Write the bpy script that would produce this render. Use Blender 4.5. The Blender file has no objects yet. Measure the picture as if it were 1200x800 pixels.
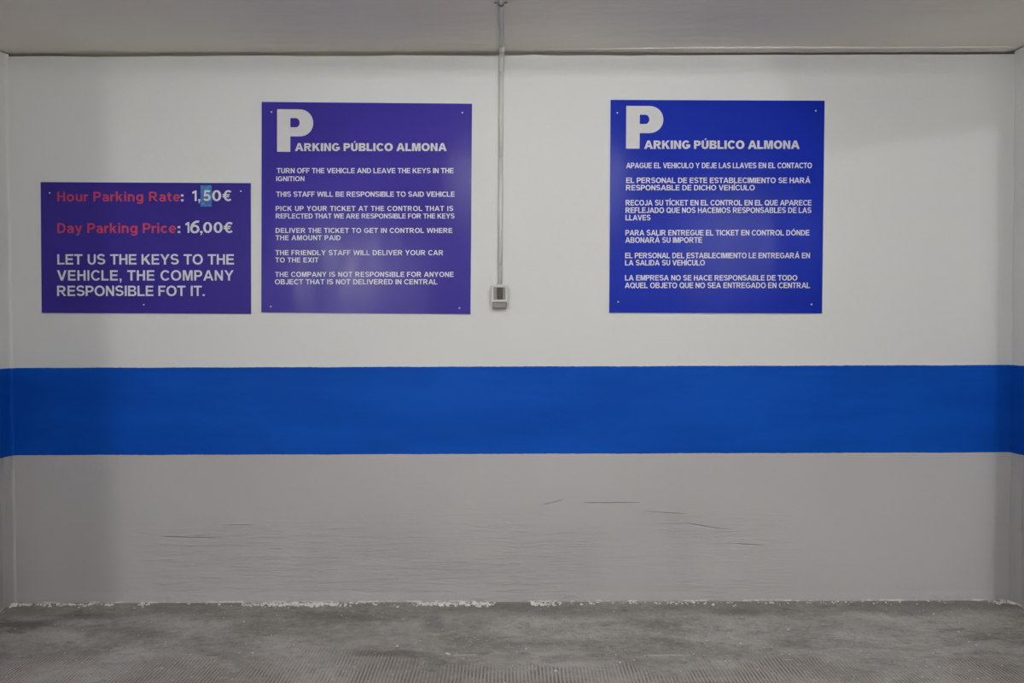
import bpy, bmesh, math, random
from mathutils import Vector, Matrix
from mathutils.geometry import tessellate_polygon

SC = bpy.context.scene
COL = SC.collection
R = math.radians

# ------------------------------------------------------------------ camera
CAM_Y, CAM_Z, F_PX = -3.25, 1.2166, 870.0
PITCH, ROLL = R(-1.2), R(-0.17)
cam_d = bpy.data.cameras.new('camera')
cam_d.sensor_width = 36.0
cam_d.lens = 36.0 * F_PX / 1200.0
cam_d.clip_start = 0.05
cam = bpy.data.objects.new('camera', cam_d)
COL.objects.link(cam)
CAM_M = Matrix.Translation((0, CAM_Y, CAM_Z)) @ Matrix.Rotation(R(90) + PITCH, 4, 'X') @ Matrix.Rotation(ROLL, 4, 'Z')
cam.matrix_world = CAM_M
SC.camera = cam

# ------------------------------------------------------------------ view, world, lamp power
SC.view_settings.view_transform = 'Standard'
SC.view_settings.look = 'None'
SC.view_settings.gamma = 1.0
SC.view_settings.exposure = -0.08
SC.view_settings.use_curve_mapping = False
world = bpy.data.worlds.new('world')
SC.world = world
world.use_nodes = True
world.node_tree.nodes['Background'].inputs[0].default_value = (0.02, 0.02, 0.02, 1)
SC.cycles.use_denoising = True
SC.cycles.diffuse_bounces = 6
SC.cycles.max_bounces = 10

TUBE_POWER = 100.0       # fluorescent tube over the bay
FILL_TUBE_POWER = 185.0  # second tube, added as fill for the dim upper wall corners
LEFT_POWER = 430.0      # bulkhead lamps out in the aisle
RIGHT_POWER = 600.0
LAMP_COLOR = (1.0, 0.99, 0.965)

# room measures (metres): the sign wall is the plane y = 0, the bay opens towards -y
H = 2.408               # ceiling height
XL, XR = -2.195, 2.190  # side walls of the bay
BAND_T, BAND_B = 1.039, 0.655


def ray(px, py):
    d = Vector(((px - 600.0) / F_PX, -(py - 400.0) / F_PX, -1.0))
    return CAM_M.translation.copy(), CAM_M.to_3x3() @ d


def on_wall(px, py, y=0.0):
    o, d = ray(px, py)
    return o + d * ((y - o.y) / d.y)


def on_floor(px, py, z=0.0):
    o, d = ray(px, py)
    return o + d * ((z - o.z) / d.z)


# ------------------------------------------------------------------ node helpers
class NT:
    def __init__(self, name):
        self.m = bpy.data.materials.new(name)
        self.m.use_nodes = True
        self.t = self.m.node_tree
        self.b = self.t.nodes['Principled BSDF']

    def put(self, sock, v):
        if hasattr(v, 'is_output'):
            self.t.links.new(v, sock)
        elif isinstance(v, (tuple, list)):
            sock.default_value = tuple(v) + ((1,) if len(v) == 3 and len(sock.default_value) == 4 else ())
        else:
            sock.default_value = v

    def node(self, kind, **kw):
        n = self.t.nodes.new(kind)
        for k, v in kw.items():
            setattr(n, k, v)
        return n

    def math(self, op, a, b=0.0, c=0.0, clamp=False):
        n = self.node('ShaderNodeMath', operation=op, use_clamp=clamp)
        for i, v in enumerate((a, b, c)):
            self.put(n.inputs[i], v)
        return n.outputs[0]

    def pos(self):
        if not hasattr(self, '_p'):
            g = self.node('ShaderNodeNewGeometry')
            self._p = g.outputs['Position']
        return self._p

    def xyz(self):
        if not hasattr(self, '_x'):
            s = self.node('ShaderNodeSeparateXYZ')
            self.put(s.inputs[0], self.pos())
            self._x = s.outputs
        return self._x

    def scaled(self, sx, sy, sz, off=(0, 0, 0)):
        n = self.node('ShaderNodeMapping')
        self.put(n.inputs['Vector'], self.pos())
        n.inputs['Scale'].default_value = (sx, sy, sz)
        n.inputs['Location'].default_value = off
        return n.outputs[0]

    def noise(self, vec, scale=1.0, detail=3.0, rough=0.5, dist=0.0):
        n = self.node('ShaderNodeTexNoise')
        self.put(n.inputs['Vector'], vec)
        n.inputs['Scale'].default_value = scale
        n.inputs['Detail'].default_value = detail
        n.inputs['Roughness'].default_value = rough
        n.inputs['Distortion'].default_value = dist
        return n.outputs[0]

    def step(self, v, lo, hi, a=0.0, b=1.0):
        n = self.node('ShaderNodeMapRange', interpolation_type='SMOOTHSTEP')
        self.put(n.inputs[0], v)
        for i, w in enumerate((lo, hi, a, b)):
            self.put(n.inputs[i + 1], w)
        return n.outputs[0]

    def mix(self, f, a, b, blend='MIX'):
        n = self.node('ShaderNodeMix', data_type='RGBA', blend_type=blend)
        self.put(n.inputs[0], f)
        self.put(n.inputs[6], a)
        self.put(n.inputs[7], b)
        return n.outputs[2]

    def bump(self, h, strength=1.0, dist=0.01, normal=None):
        n = self.node('ShaderNodeBump')
        n.inputs['Strength'].default_value = strength
        n.inputs['Distance'].default_value = dist
        self.put(n.inputs['Height'], h)
        if normal is not None:
            self.put(n.inputs['Normal'], normal)
        return n.outputs[0]

    def out(self, color, rough=0.6, normal=None, metallic=0.0, spec=0.5):
        self.put(self.b.inputs['Base Color'], color)
        self.put(self.b.inputs['Roughness'], rough)
        self.put(self.b.inputs['Metallic'], metallic)
        self.put(self.b.inputs['Specular IOR Level'], spec)
        if normal is not None:
            self.put(self.b.inputs['Normal'], normal)
        return self.m


def painted_wall(name, back):
    n = NT(name)
    x, y, z = n.xyz()
    wob = n.noise(n.scaled(3.0, 3.0, 0.0), 1.0, 4.0, 0.6)
    fine = n.noise(n.scaled(40.0, 40.0, 0.0), 1.0, 2.0)
    zz = n.math('ADD', z, n.math('MULTIPLY', n.math('SUBTRACT', wob, 0.5), 0.008))
    zz = n.math('ADD', zz, n.math('MULTIPLY', n.math('SUBTRACT', fine, 0.5), 0.004))
    below_top = n.step(zz, BAND_T + 0.001, BAND_T - 0.001)
    below_bot = n.step(zz, BAND_B + 0.001, BAND_B - 0.001)
    # paint tones
    cloud = n.noise(n.scaled(0.9, 0.9, 0.9), 1.0, 3.0)
    white = n.mix(cloud, (0.66, 0.672, 0.672), (0.70, 0.712, 0.712))
    streak = n.noise(n.scaled(1.6, 1.6, 7.0, (3, 1, 2)), 1.0, 4.0, 0.6)
    blue = n.mix(n.step(streak, 0.3, 0.7), (0.003, 0.062, 0.39), (0.004, 0.080, 0.46))
    grey = n.mix(n.step(cloud, 0.3, 0.7), (0.45, 0.442, 0.452), (0.495, 0.487, 0.497))
    # bare white filler showing right above the floor
    chip = n.noise(n.scaled(11.0, 11.0, 40.0), 1.0, 5.0, 0.75)
    edge = n.math('MULTIPLY', n.step(n.math('ADD', z, n.math('MULTIPLY', chip, 0.02)), 0.022, 0.014), n.step(chip, 0.50, 0.56))
    grey = n.mix(edge, grey, (0.8, 0.79, 0.77))
    if not back:                                         # scuffs and dirt running down the lower side walls
        scuff = n.noise(n.scaled(9, 26, 2.4, (0, 3, 1)), 1.0, 5.0, 0.7)
        grey = n.mix(n.math('MULTIPLY', n.step(scuff, 0.54, 0.68), 0.35), grey, (0.17, 0.165, 0.16))
    col = n.mix(below_top, white, blue)
    col = n.mix(below_bot, col, grey)
    # relief: smooth roller texture above, trowel ridges in the grey plaster
    roller = n.noise(n.scaled(60, 60, 60), 1.0, 2.0)
    big = n.noise(n.scaled(0.9, 0.9, 1.6), 1.0, 2.0)
    h = n.math('ADD', n.math('MULTIPLY', roller, 0.0006), n.math('MULTIPLY', big, 0.012))
    if back:
        ridg = n.noise(n.scaled(3.4, 3.4, 40.0), 1.0, 5.0, 0.62, 0.35)
        ridge = n.step(ridg, 0.47, 0.56)
        ridg2 = n.noise(n.scaled(6.0, 6.0, 85.0, (5, 0, 1)), 1.0, 4.0, 0.65, 0.4)
        patch = n.noise(n.scaled(1.4, 1.4, 2.6, (4.6, 0, 2.2)), 1.0, 3.0, 0.6)
        mask = n.math('MULTIPLY', n.step(patch, 0.36, 0.56), n.step(z, 0.46, 0.30))
        mask = n.math('MULTIPLY', mask, n.step(x, -1.75, -1.45))
        mask = n.math('MULTIPLY', mask, n.step(x, 1.35, 1.05))
        rr = n.math('ADD', n.math('MULTIPLY', ridge, 0.0017), n.math('MULTIPLY', ridg2, 0.0048))
        h = n.math('ADD', h, n.math('MULTIPLY', rr, mask))
        # single drag lines left by the trowel
        for (xa, za, xb, zb_) in ((682, 589, 751, 589.5), (752, 599, 808, 602.5), (800, 612, 858, 621.5), (860, 637, 897, 639), (633, 592, 662, 585),
                                  (262, 616, 297, 615), (190, 629, 256, 630.5), (312, 643, 332, 643.5), (655, 703, 670, 698), (670, 698, 680, 702)):
            A, Bp = on_wall(xa, za), on_wall(xb, zb_)
            sl = (Bp.z - A.z) / (Bp.x - A.x)
            zl = n.math('ADD', n.math('MULTIPLY', n.math('SUBTRACT', x, A.x), sl), A.z + 0.0)
            zl = n.math('ADD', zl, n.math('MULTIPLY', n.math('SUBTRACT', wob, 0.5), 0.01))
            dz = n.math('ABSOLUTE', n.math('SUBTRACT', z, zl))
            within = n.math('MULTIPLY', n.step(x, A.x, A.x + 0.03), n.step(x, Bp.x, Bp.x - 0.03))
            h = n.math('SUBTRACT', h, n.math('MULTIPLY', n.math('MULTIPLY', n.step(dz, 0.0045, 0.0), within), 0.004))
        crumble = n.noise(n.scaled(26, 26, 40), 1.0, 4.0, 0.7)
        h = n.math('ADD', h, n.math('MULTIPLY', n.math('MULTIPLY', crumble, 0.010), n.step(z, 0.05, 0.0)))
        # brush streaks of the blue band
        h = n.math('ADD', h, n.math('MULTIPLY', n.math('MULTIPLY', streak, 0.0015), below_top))
    else:
        vert = n.noise(n.scaled(22, 22, 2.0), 1.0, 4.0, 0.6)
        h = n.math('ADD', h, n.math('MULTIPLY', vert, 0.004))
    rough = n.math('ADD', 0.62, n.math('MULTIPLY', n.math('SUBTRACT', below_top, below_bot), -0.12))
    return n.out(col, rough, n.bump(h, 1.0, 1.0), spec=0.06)


def concrete_floor():
    n = NT('worn_concrete')
    x, y, z = n.xyz()
    c1 = n.noise(n.scaled(1.7, 3.4, 1), 1.0, 6.0, 0.62, 0.4)
    c2 = n.noise(n.scaled(9, 14, 1, (2, 7, 0)), 1.0, 5.0, 0.68)
    c3 = n.noise(n.scaled(70, 70, 1), 1.0, 3.0, 0.7)
    col = n.mix(n.step(c1, 0.3, 0.7), (0.27, 0.26, 0.225), (0.56, 0.55, 0.51))
    col = n.mix(n.math('MULTIPLY', n.step(c2, 0.52, 0.72), 0.5), col, (0.56, 0.545, 0.51))
    col = n.mix(n.math('MULTIPLY', n.step(c2, 0.45, 0.28), 0.6), col, (0.12, 0.115, 0.10))
    c4 = n.noise(n.scaled(26, 34, 1, (3, 5, 0)), 1.0, 5.0, 0.72)
    col = n.mix(n.math('MULTIPLY', n.step(c4, 0.52, 0.66), 0.35), col, (0.68, 0.665, 0.62))
    col = n.mix(n.math('MULTIPLY', n.step(c4, 0.47, 0.34), 0.38), col, (0.13, 0.122, 0.10))
    speck = n.step(c3, 0.64, 0.72)
    col = n.mix(n.math('MULTIPLY', speck, 0.55), col, (0.62, 0.61, 0.58))
    col = n.mix(n.math('MULTIPLY', n.step(c3, 0.36, 0.28), 0.5), col, (0.08, 0.075, 0.065))
    # damp dirt in a strip along the wall
    wv = n.noise(n.scaled(2.2, 2.2, 1, (1, 4, 0)), 1.0, 4.0, 0.6)
    yy = n.math('ADD', y, n.math('MULTIPLY', n.math('SUBTRACT', wv, 0.5), 0.25))
    strip = n.math('MULTIPLY', n.step(yy, -0.20, -0.10), n.step(c1, 0.42, 0.56))
    col = n.mix(n.math('MULTIPLY', strip, 0.55), col, (0.13, 0.122, 0.105))
    # grip grooves running out of the bay, 13 mm apart, worn away near the wall
    edge_n = n.noise(n.scaled(2.6, 3.0, 1, (9, 3, 0)), 1.0, 4.0, 0.65)
    ye = n.math('ADD', y, n.math('MULTIPLY', n.math('SUBTRACT', edge_n, 0.5), 1.1))
    gm = n.step(ye, -0.53, -0.66)
    gm = n.math('MULTIPLY', gm, n.step(n.noise(n.scaled(5, 4, 1, (2, 2, 0)), 1.0, 4.0, 0.7), 0.36, 0.58, 0.25, 1.0))
    bend = n.noise(n.scaled(3, 3, 1), 1.0, 2.0)
    xs = n.math('ADD', x, n.math('MULTIPLY', bend, 0.02))
    wave = n.math('SINE', n.math('MULTIPLY', xs, 2 * math.pi / 0.0132))
    groove = n.math('MULTIPLY', n.step(wave, -0.7, 0.6), gm)
    rust = n.mix(n.step(c2, 0.4, 0.6), (0.40, 0.335, 0.295), (0.47, 0.43, 0.375))
    col = n.mix(n.math('MULTIPLY', gm, 0.40), col, rust)
    col = n.mix(n.math('MULTIPLY', groove, 0.34), col, (0.62, 0.58, 0.52))
    valley = n.math('MULTIPLY', n.math('SUBTRACT', gm, groove), n.step(c2, 0.35, 0.6))  # patchy darker tone between the raised grip lines
    col = n.mix(n.math('MULTIPLY', valley, 0.7), col, (0.11, 0.092, 0.075))
    # dirt and damp stains
    for (px, py, rx_, ry_, amt, tone) in ((22, 733, 0.17, 0.075, 0.75, (0.12, 0.105, 0.088)), (105, 722, 0.18, 0.04, 0.5, (0.14, 0.125, 0.105)),
                                          (508, 730, 0.055, 0.09, 0.5, (0.15, 0.16, 0.185)), (455, 765, 0.17, 0.035, 0.65, (0.13, 0.115, 0.095)),
                                          (400, 722, 0.32, 0.05, 0.45, (0.16, 0.148, 0.13)), (860, 717, 0.22, 0.04, 0.5, (0.15, 0.15, 0.15)),
                                          (1110, 738, 0.07, 0.03, 0.5, (0.15, 0.15, 0.15)), (940, 755, 0.10, 0.07, 0.3, (0.17, 0.165, 0.15)), (660, 770, 0.2, 0.04, 0.35, (0.16, 0.14, 0.115))):
        p = on_floor(px, py)
        ex = n.math('DIVIDE', n.math('SUBTRACT', x, p.x), rx_)
        ey = n.math('DIVIDE', n.math('SUBTRACT', y, p.y), ry_)
        rr_ = n.math('SQRT', n.math('ADD', n.math('MULTIPLY', ex, ex), n.math('MULTIPLY', ey, ey)))
        rr_ = n.math('ADD', rr_, n.math('MULTIPLY', n.math('SUBTRACT', c2, 0.5), 2.2))
        col = n.mix(n.math('MULTIPLY', n.step(rr_, 1.25, 0.25), amt), col, tone)
    # long pale scrapes of mortar
    for (px, py, half, thick) in ((785, 767.5, 30, 1.6), (930, 772.5, 13, 1.0), (152, 764, 10, 1.2), (327, 757, 8, 1.0), (545, 767, 16, 1.0), (690, 743, 12, 0.8)):
        p = on_floor(px, py)
        q = on_floor(px + half, py)
        w = abs(q.x - p.x)
        t = abs(on_floor(px, py + thick).y - p.y)
        dx = n.math('ABSOLUTE', n.math('SUBTRACT', x, p.x))
        dy = n.math('ABSOLUTE', n.math('ADD', n.math('SUBTRACT', y, p.y), n.math('MULTIPLY', n.math('SUBTRACT', c2, 0.5), t * 1.5)))
        m = n.math('MULTIPLY', n.step(dx, w, w * 0.7), n.step(dy, t, t * 0.4))
        m = n.math('MULTIPLY', m, n.step(c2, 0.34, 0.5))
        col = n.mix(n.math('MULTIPLY', m, 0.75), col, (0.60, 0.585, 0.55))
    h = n.math('ADD', n.math('MULTIPLY', c1, 0.02), n.math('MULTIPLY', c2, 0.008))
    h = n.math('ADD', h, n.math('MULTIPLY', c3, 0.0022))
    h = n.math('ADD', h, n.math('MULTIPLY', groove, 0.0022))
    h = n.math('ADD', h, n.math('MULTIPLY', c4, 0.010))
    rough = n.step(c1, 0.3, 0.7, 0.7, 0.55)
    return n.out(col, rough, n.bump(h, 1.0, 1.0), spec=0.4)


def plaster_ceiling():
    n = NT('ceiling_paint')
    c = n.noise(n.scaled(1.2, 1.2, 1.2), 1.0, 4.0, 0.55)
    col = n.mix(n.step(c, 0.3, 0.7), (0.82, 0.78, 0.695), (0.87, 0.835, 0.755))
    r = n.noise(n.scaled(4.0, 14.0, 4.0), 1.0, 4.0, 0.6)
    return n.out(col, 0.75, n.bump(r, 1.0, 0.004), spec=0.25)


def film(name, a, b, rough=0.19):
    n = NT(name)
    c = n.noise(n.scaled(2.2, 2.2, 2.6, (1, 0, 3)), 1.0, 4.0, 0.6)
    col = n.mix(n.step(c, 0.3, 0.7), a, b)
    dust = n.noise(n.scaled(1.3, 1.3, 1.6), 1.0, 3.0, 0.6)
    rg = n.step(dust, 0.3, 0.75, rough, rough + 0.06)
    w = n.noise(n.scaled(5.0, 5.0, 2.2), 1.0, 1.0)
    return n.out(col, rg, n.bump(w, 1.0, 0.004), spec=0.12)


def plain(name, color, rough=0.5, metallic=0.0, var=0.06, scale=30.0, spec=0.5):
    n = NT(name)
    c = n.noise(n.scaled(scale, scale, scale), 1.0, 3.0, 0.6)
    lo = tuple(max(0, v * (1 - var)) for v in color)
    hi = tuple(min(1, v * (1 + var)) for v in color)
    return n.out(n.mix(c, lo, hi), rough, None, metallic, spec)


def glow(name, color, strength):
    n = NT(name)
    n.out(color, 0.4)
    n.put(n.b.inputs['Emission Color'], color)
    n.b.inputs['Emission Strength'].default_value = strength
    return n.m


M = dict(
    wall=painted_wall('painted_plaster_ridged', True),
    side=painted_wall('painted_plaster', False),
    floor=concrete_floor(),
    ceil=plaster_ceiling(),
    ledge=plain('ledge_plaster', (0.72, 0.70, 0.67), 0.7, var=0.08, scale=8),
    gap=plain('brown_grey_gap', (0.42, 0.40, 0.375), 0.9),
    purple=film('faded_violet_film', (0.036, 0.025, 0.235), (0.044, 0.030, 0.275)),
    violet=film('violet_blue_film', (0.042, 0.030, 0.280), (0.049, 0.036, 0.325)),
    blue=film('royal_blue_film', (0.006, 0.022, 0.345), (0.008, 0.028, 0.385), 0.2),
    board=plain('white_sign_board', (0.74, 0.75, 0.78), 0.5),
    white=plain('white_lettering', (0.68, 0.68, 0.73), 0.5, var=0.05),
    silver=plain('pale_grey_lettering', (0.60, 0.60, 0.615), 0.5, var=0.05),
    red=plain('dull_red_lettering', (0.52, 0.035, 0.075), 0.5, var=0.15),
    screw=plain('screw_steel', (0.85, 0.85, 0.87), 0.4, 0.2),
    pipe=plain('grey_conduit_plastic', (0.62, 0.615, 0.59), 0.5, var=0.05, scale=12, spec=0.25),
    collar=plain('conduit_collar_plastic', (0.46, 0.455, 0.44), 0.5, spec=0.25),
    steel=plain('clamp_steel', (0.20, 0.195, 0.19), 0.5, 0.3),
    cover=plain('switch_cover_plastic', (0.58, 0.575, 0.55), 0.25),
    box=plain('switch_box_plastic', (0.20, 0.195, 0.185), 0.45),
    dark=plain('switch_rocker_plastic', (0.085, 0.085, 0.078), 0.18),
    well=plain('switch_well_plastic', (0.24, 0.235, 0.215), 0.3),
    crumb=plain('plaster_crumb', (0.84, 0.83, 0.80), 0.85, var=0.2, scale=60),
    stone=plain('concrete_pebble', (0.40, 0.385, 0.36), 0.85, var=0.25, scale=60),
    lamp_body=plain('lamp_body_enamel', (0.7, 0.7, 0.69), 0.4),
    tube=glow('lit_tube', LAMP_COLOR, TUBE_POWER),
    tube_fill=glow('lit_tube_fill', LAMP_COLOR, FILL_TUBE_POWER),
    globe_l=glow('lit_globe', LAMP_COLOR, LEFT_POWER),
    globe_r=glow('lit_globe_near', LAMP_COLOR, RIGHT_POWER),
)


def sticker_mat():
    n = NT('blue_sticker_tape')
    c = n.noise(n.scaled(90, 90, 90), 1.0, 4.0, 0.7)
    col = n.mix(n.step(c, 0.35, 0.65), (0.018, 0.10, 0.33), (0.05, 0.24, 0.52))
    col = n.mix(n.step(c, 0.66, 0.74), col, (0.6, 0.75, 0.85))
    return n.out(col, 0.3)


M['sticker'] = sticker_mat()


# ------------------------------------------------------------------ object helpers
def link(name, mesh, mat=None, parent=None):
    o = bpy.data.objects.new(name, mesh)
    COL.objects.link(o)
    if mat is not None:
        mesh.materials.clear()
        mesh.materials.append(mat)
    if parent is not None:
        o.parent = parent
    return o


def build(name, bm, mat, parent=None, smooth=False):
    me = bpy.data.meshes.new(name)
    bmesh.ops.recalc_face_normals(bm, faces=bm.faces)
    if smooth:
        for f in bm.faces:
            f.smooth = True
    bm.to_mesh(me)
    bm.free()
    return link(name, me, mat, parent)


def struct(o):
    o['kind'] = 'structure'
    return o


def tag(o, label, cat, group=None, kind=None):
    o['label'] = label
    o['category'] = cat
    if group:
        o['group'] = group
    if kind:
        o['kind'] = kind
    return o


def empty(name, loc, label, cat, group=None, rot=None):
    o = bpy.data.objects.new(name, None)
    o.empty_display_size = 0.1
    COL.objects.link(o)
    o.location = loc
    if rot:
        o.rotation_euler = rot
    return tag(o, label, cat, group)


def box(bm, x0, x1, y0, y1, z0, z1, bevel=0.0, seg=2):
    g = bmesh.ops.create_cube(bm, size=1.0)
    vs = g['verts']
    bmesh.ops.scale(bm, vec=(x1 - x0, y1 - y0, z1 - z0), verts=vs)
    bmesh.ops.translate(bm, vec=((x0 + x1) / 2, (y0 + y1) / 2, (z0 + z1) / 2), verts=vs)
    if bevel:
        es = list({e for v in vs for e in v.link_edges})
        bmesh.ops.bevel(bm, geom=es, offset=bevel, segments=seg, affect='EDGES', profile=0.5)
    return bm


def B(*a, **k):
    return box(bmesh.new(), *a, **k)


def sweep(bm, pts, rad, seg=16, caps=True):
    """round bar along a list of points; rad may be a number or one radius per point"""
    pts = [Vector(p) for p in pts]
    rs = rad if isinstance(rad, (list, tuple)) else [rad] * len(pts)
    rings = []
    side = None
    for i, p in enumerate(pts):
        a = pts[max(0, i - 1)]
        b = pts[min(len(pts) - 1, i + 1)]
        t = (b - a).normalized()
        if side is None:
            side = t.orthogonal().normalized()
        side = (side - t * side.dot(t)).normalized()
        up = t.cross(side)
        rings.append([bm.verts.new(p + (side * math.cos(2 * math.pi * k / seg) + up * math.sin(2 * math.pi * k / seg)) * rs[i]) for k in range(seg)])
    for r0, r1 in zip(rings, rings[1:]):
        for k in range(seg):
            bm.faces.new((r0[k], r0[(k + 1) % seg], r1[(k + 1) % seg], r1[k]))
    if caps:
        bm.faces.new(rings[0])
        bm.faces.new(rings[-1])
    return bm


# ------------------------------------------------------------------ the setting
X0, X1, Y0 = -6.0, 7.0, -12.0
GAP = 0.017
struct(build('floor', B(X0, X1, Y0, 0.3, -0.2, 0.0), M['floor']))
struct(build('ceiling', B(X0, X1, Y0, 0.3, H, H + 0.2), M['ceil']))


def wavy_wall_top():
    """sign wall; its top stops just short of the ceiling along an uneven plaster edge"""
    rnd = random.Random(4)
    bm = bmesh.new()
    xs = [X0] + [-2.3 + 0.1 * i for i in range(47)] + [X1]
    top = []
    for xx in xs:
        g = GAP + rnd.uniform(-0.003, 0.003)
        if xx > 0.15:
            g = GAP * 1.1 + rnd.uniform(-0.001, 0.001)
        top.append(H - g)
    f = [bm.verts.new((xx, 0, 0)) for xx in xs]
    t = [bm.verts.new((xx, 0, zt)) for xx, zt in zip(xs, top)]
    fb = [bm.verts.new((xx, 0.25, 0)) for xx in xs]
    tb = [bm.verts.new((xx, 0.25, zt)) for xx, zt in zip(xs, top)]
    for i in range(len(xs) - 1):
        bm.faces.new((f[i], f[i + 1], t[i + 1], t[i]))
        bm.faces.new((t[i], t[i + 1], tb[i + 1], tb[i]))
        bm.faces.new((fb[i], tb[i], tb[i + 1], fb[i + 1]))
        bm.faces.new((f[i], fb[i], fb[i + 1], f[i + 1]))
    bm.faces.new((f[0], t[0], tb[0], fb[0]))
    bm.faces.new((f[-1], fb[-1], tb[-1], t[-1]))
    return bm


struct(build('wall_back', wavy_wall_top(), M['wall']))
struct(build('trim_1', B(X0, X1, 0.045, 0.20, H - 0.03, H), M['gap']))          # darker brown-grey joint behind the wall's top edge


def side_wall(xin, xout, depth, lean=0.0, ridge=0.004, seed=1, fillet=0.010):
    """side wall with a hand-plastered inner corner: small fillet against the sign wall, uneven face"""
    rnd = random.Random(seed)
    s = 1 if xin > 0 else -1
    prof = [(xin - s * fillet, 0.002), (xin - s * fillet * 0.4, -0.004), (xin - s * 0.001, -0.010), (xin + s * 0.001, -0.036), (xin + s * 0.004, -0.07),
            (xin - s * 0.003, -0.10), (xin + s * 0.003, -0.16), (xin, -0.30), (xin, -depth), (xout, -depth), (xout, 0.002)]
    nz = 25
    bm = bmesh.new()
    rows = []
    for j in range(nz + 1):
        z = (H - 0.004) * j / nz
        w = rnd.uniform(-ridge, ridge) * 0.5
        rows.append([bm.verts.new((px + lean * (z / H) + (w if 0 < i < 7 else 0), py, z)) for i, (px, py) in enumerate(prof)])
    n = len(prof)
    for a, b in zip(rows, rows[1:]):
        for i in range(n):
            bm.faces.new((a[i], a[(i + 1) % n], b[(i + 1) % n], b[i]))
    bm.faces.new(rows[0])
    bm.faces.new(rows[-1])
    return bm


struct(build('wall_left', side_wall(XL, XL - 0.3, 4.26, lean=0.0, seed=3), M['side']))
struct(build('wall_right', side_wall(XR, XR + 0.3, 0.73, lean=0.0, ridge=0.005, seed=8, fillet=0.001), M['side']))
# the rest of the car park behind the camera
struct(build('wall_far_left', B(X0 - 0.2, X0, Y0, 0.0, 0.0, H), M['side']))
struct(build('wall_far_right', B(X1, X1 + 0.2, Y0, 0.0, 0.0, H), M['side']))
struct(build('wall_front', B(X0, X1, Y0 - 0.2, Y0, 0.0, H), M['side']))


def shade_haunch():
    """unseen beam end, shaped to shade the upper right of the sign wall, its underside rising to the ceiling on the left"""
    bm = bmesh.new()
    pts = [(3.2, 2.29), (2.60, 2.197), (2.297, 2.151), (2.056, 2.113), (1.85, 2.085), (1.74, 2.13), (1.62, H), (3.2, H)]
    a = [bm.verts.new((x, -1.93, z)) for x, z in pts]
    b = [bm.verts.new((x, -2.07, z)) for x, z in pts]
    n = len(pts)
    for i in range(n):
        bm.faces.new((a[i], a[(i + 1) % n], b[(i + 1) % n], b[i]))
    bm.faces.new(a)
    bm.faces.new(b)
    return bm


struct(build('shade_beam_end', shade_haunch(), M['ceil']))  # out of view, placed to block the right lamp high on the wall
struct(build('shade_lintel', B(X0, 1.5, -5.1, -4.9, 2.207, H), M['ceil']))             # unseen lintel, added to keep the left lamp off the upper wall
struct(build('shade_column', B(0.205, 0.66, -4.1, -3.72, 0.0, H), M['side']))           # unseen column, added to shade the strip beside the right wall


def ledge():
    """narrow plaster ledge under the ceiling on the right half, running out thin at its left end"""
    rnd = random.Random(2)
    bm = bmesh.new()
    prof0 = [(0.0, 0.0), (-0.046, 0.0), (-0.050, -0.003), (-0.050, -0.007), (-0.046, -0.009), (0.0, -0.009)]
    rows = []
    N = 44
    for i in range(N + 1):
        u = i / N
        xx = 0.10 + (XR - 0.035 - 0.10) * u
        k = min(1.0, 0.15 + u * 2.2) * (1 + rnd.uniform(-0.05, 0.05))
        kd = min(1.0, 0.5 + u * 1.5)
        rows.append([bm.verts.new((xx, py * kd, H + pz * k)) for py, pz in prof0])
    n = len(prof0)
    for a, b in zip(rows, rows[1:]):
        for i in range(n):
            bm.faces.new((a[i], a[(i + 1) % n], b[(i + 1) % n], b[i]))
    bm.faces.new(rows[0])
    bm.faces.new(rows[-1])
    return bm


struct(build('trim_3', ledge(), M['ledge'], smooth=False))


# ------------------------------------------------------------------ lettering: drawn sans-serif letter shapes
# A letter is a list of pieces; a piece is a list of loops (outline first, then holes). Cap height = 1.
def arc(cx, cy, rx, ry, a0, a1, n=14, p=1.0):
    o = []
    for i in range(n + 1):
        a = R(a0 + (a1 - a0) * i / n)
        c, s_ = math.cos(a), math.sin(a)
        o.append((cx + rx * math.copysign(abs(c) ** p, c), cy + ry * math.copysign(abs(s_) ** p, s_)))
    return o


def band(path, s, t):
    """outline of a pen s wide and t tall drawn along a path"""
    L, Q = [], []
    n = len(path)
    for i, (x, y) in enumerate(path):
        xa, ya = path[max(0, i - 1)]
        xb, yb = path[min(n - 1, i + 1)]
        dx, dy = xb - xa, yb - ya
        d = math.hypot(dx, dy) or 1
        nx, ny = -dy / d, dx / d
        L.append((x + nx * s / 2, y + ny * t / 2))
        Q.append((x - nx * s / 2, y - ny * t / 2))
    return L + Q[::-1]


def rect(x0, y0, x1, y1):
    return [(x0, y0), (x1, y0), (x1, y1), (x0, y1)]


def ring(cx, cy, rx, ry, s, t, p=0.93):
    return [arc(cx, cy, rx, ry, 0, 345, 23, p), arc(cx, cy, rx - s, ry - t, 0, 345, 23, p)]


def bowl(x, y0, y1, xr, p=0.9):
    """right half of a bowl from the top edge round to the bottom edge"""
    rx = min((y1 - y0) * 0.62, xr - x)
    return arc(xr - rx, (y0 + y1) / 2, rx, (y1 - y0) / 2, 90, -90, 14, p)


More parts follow.
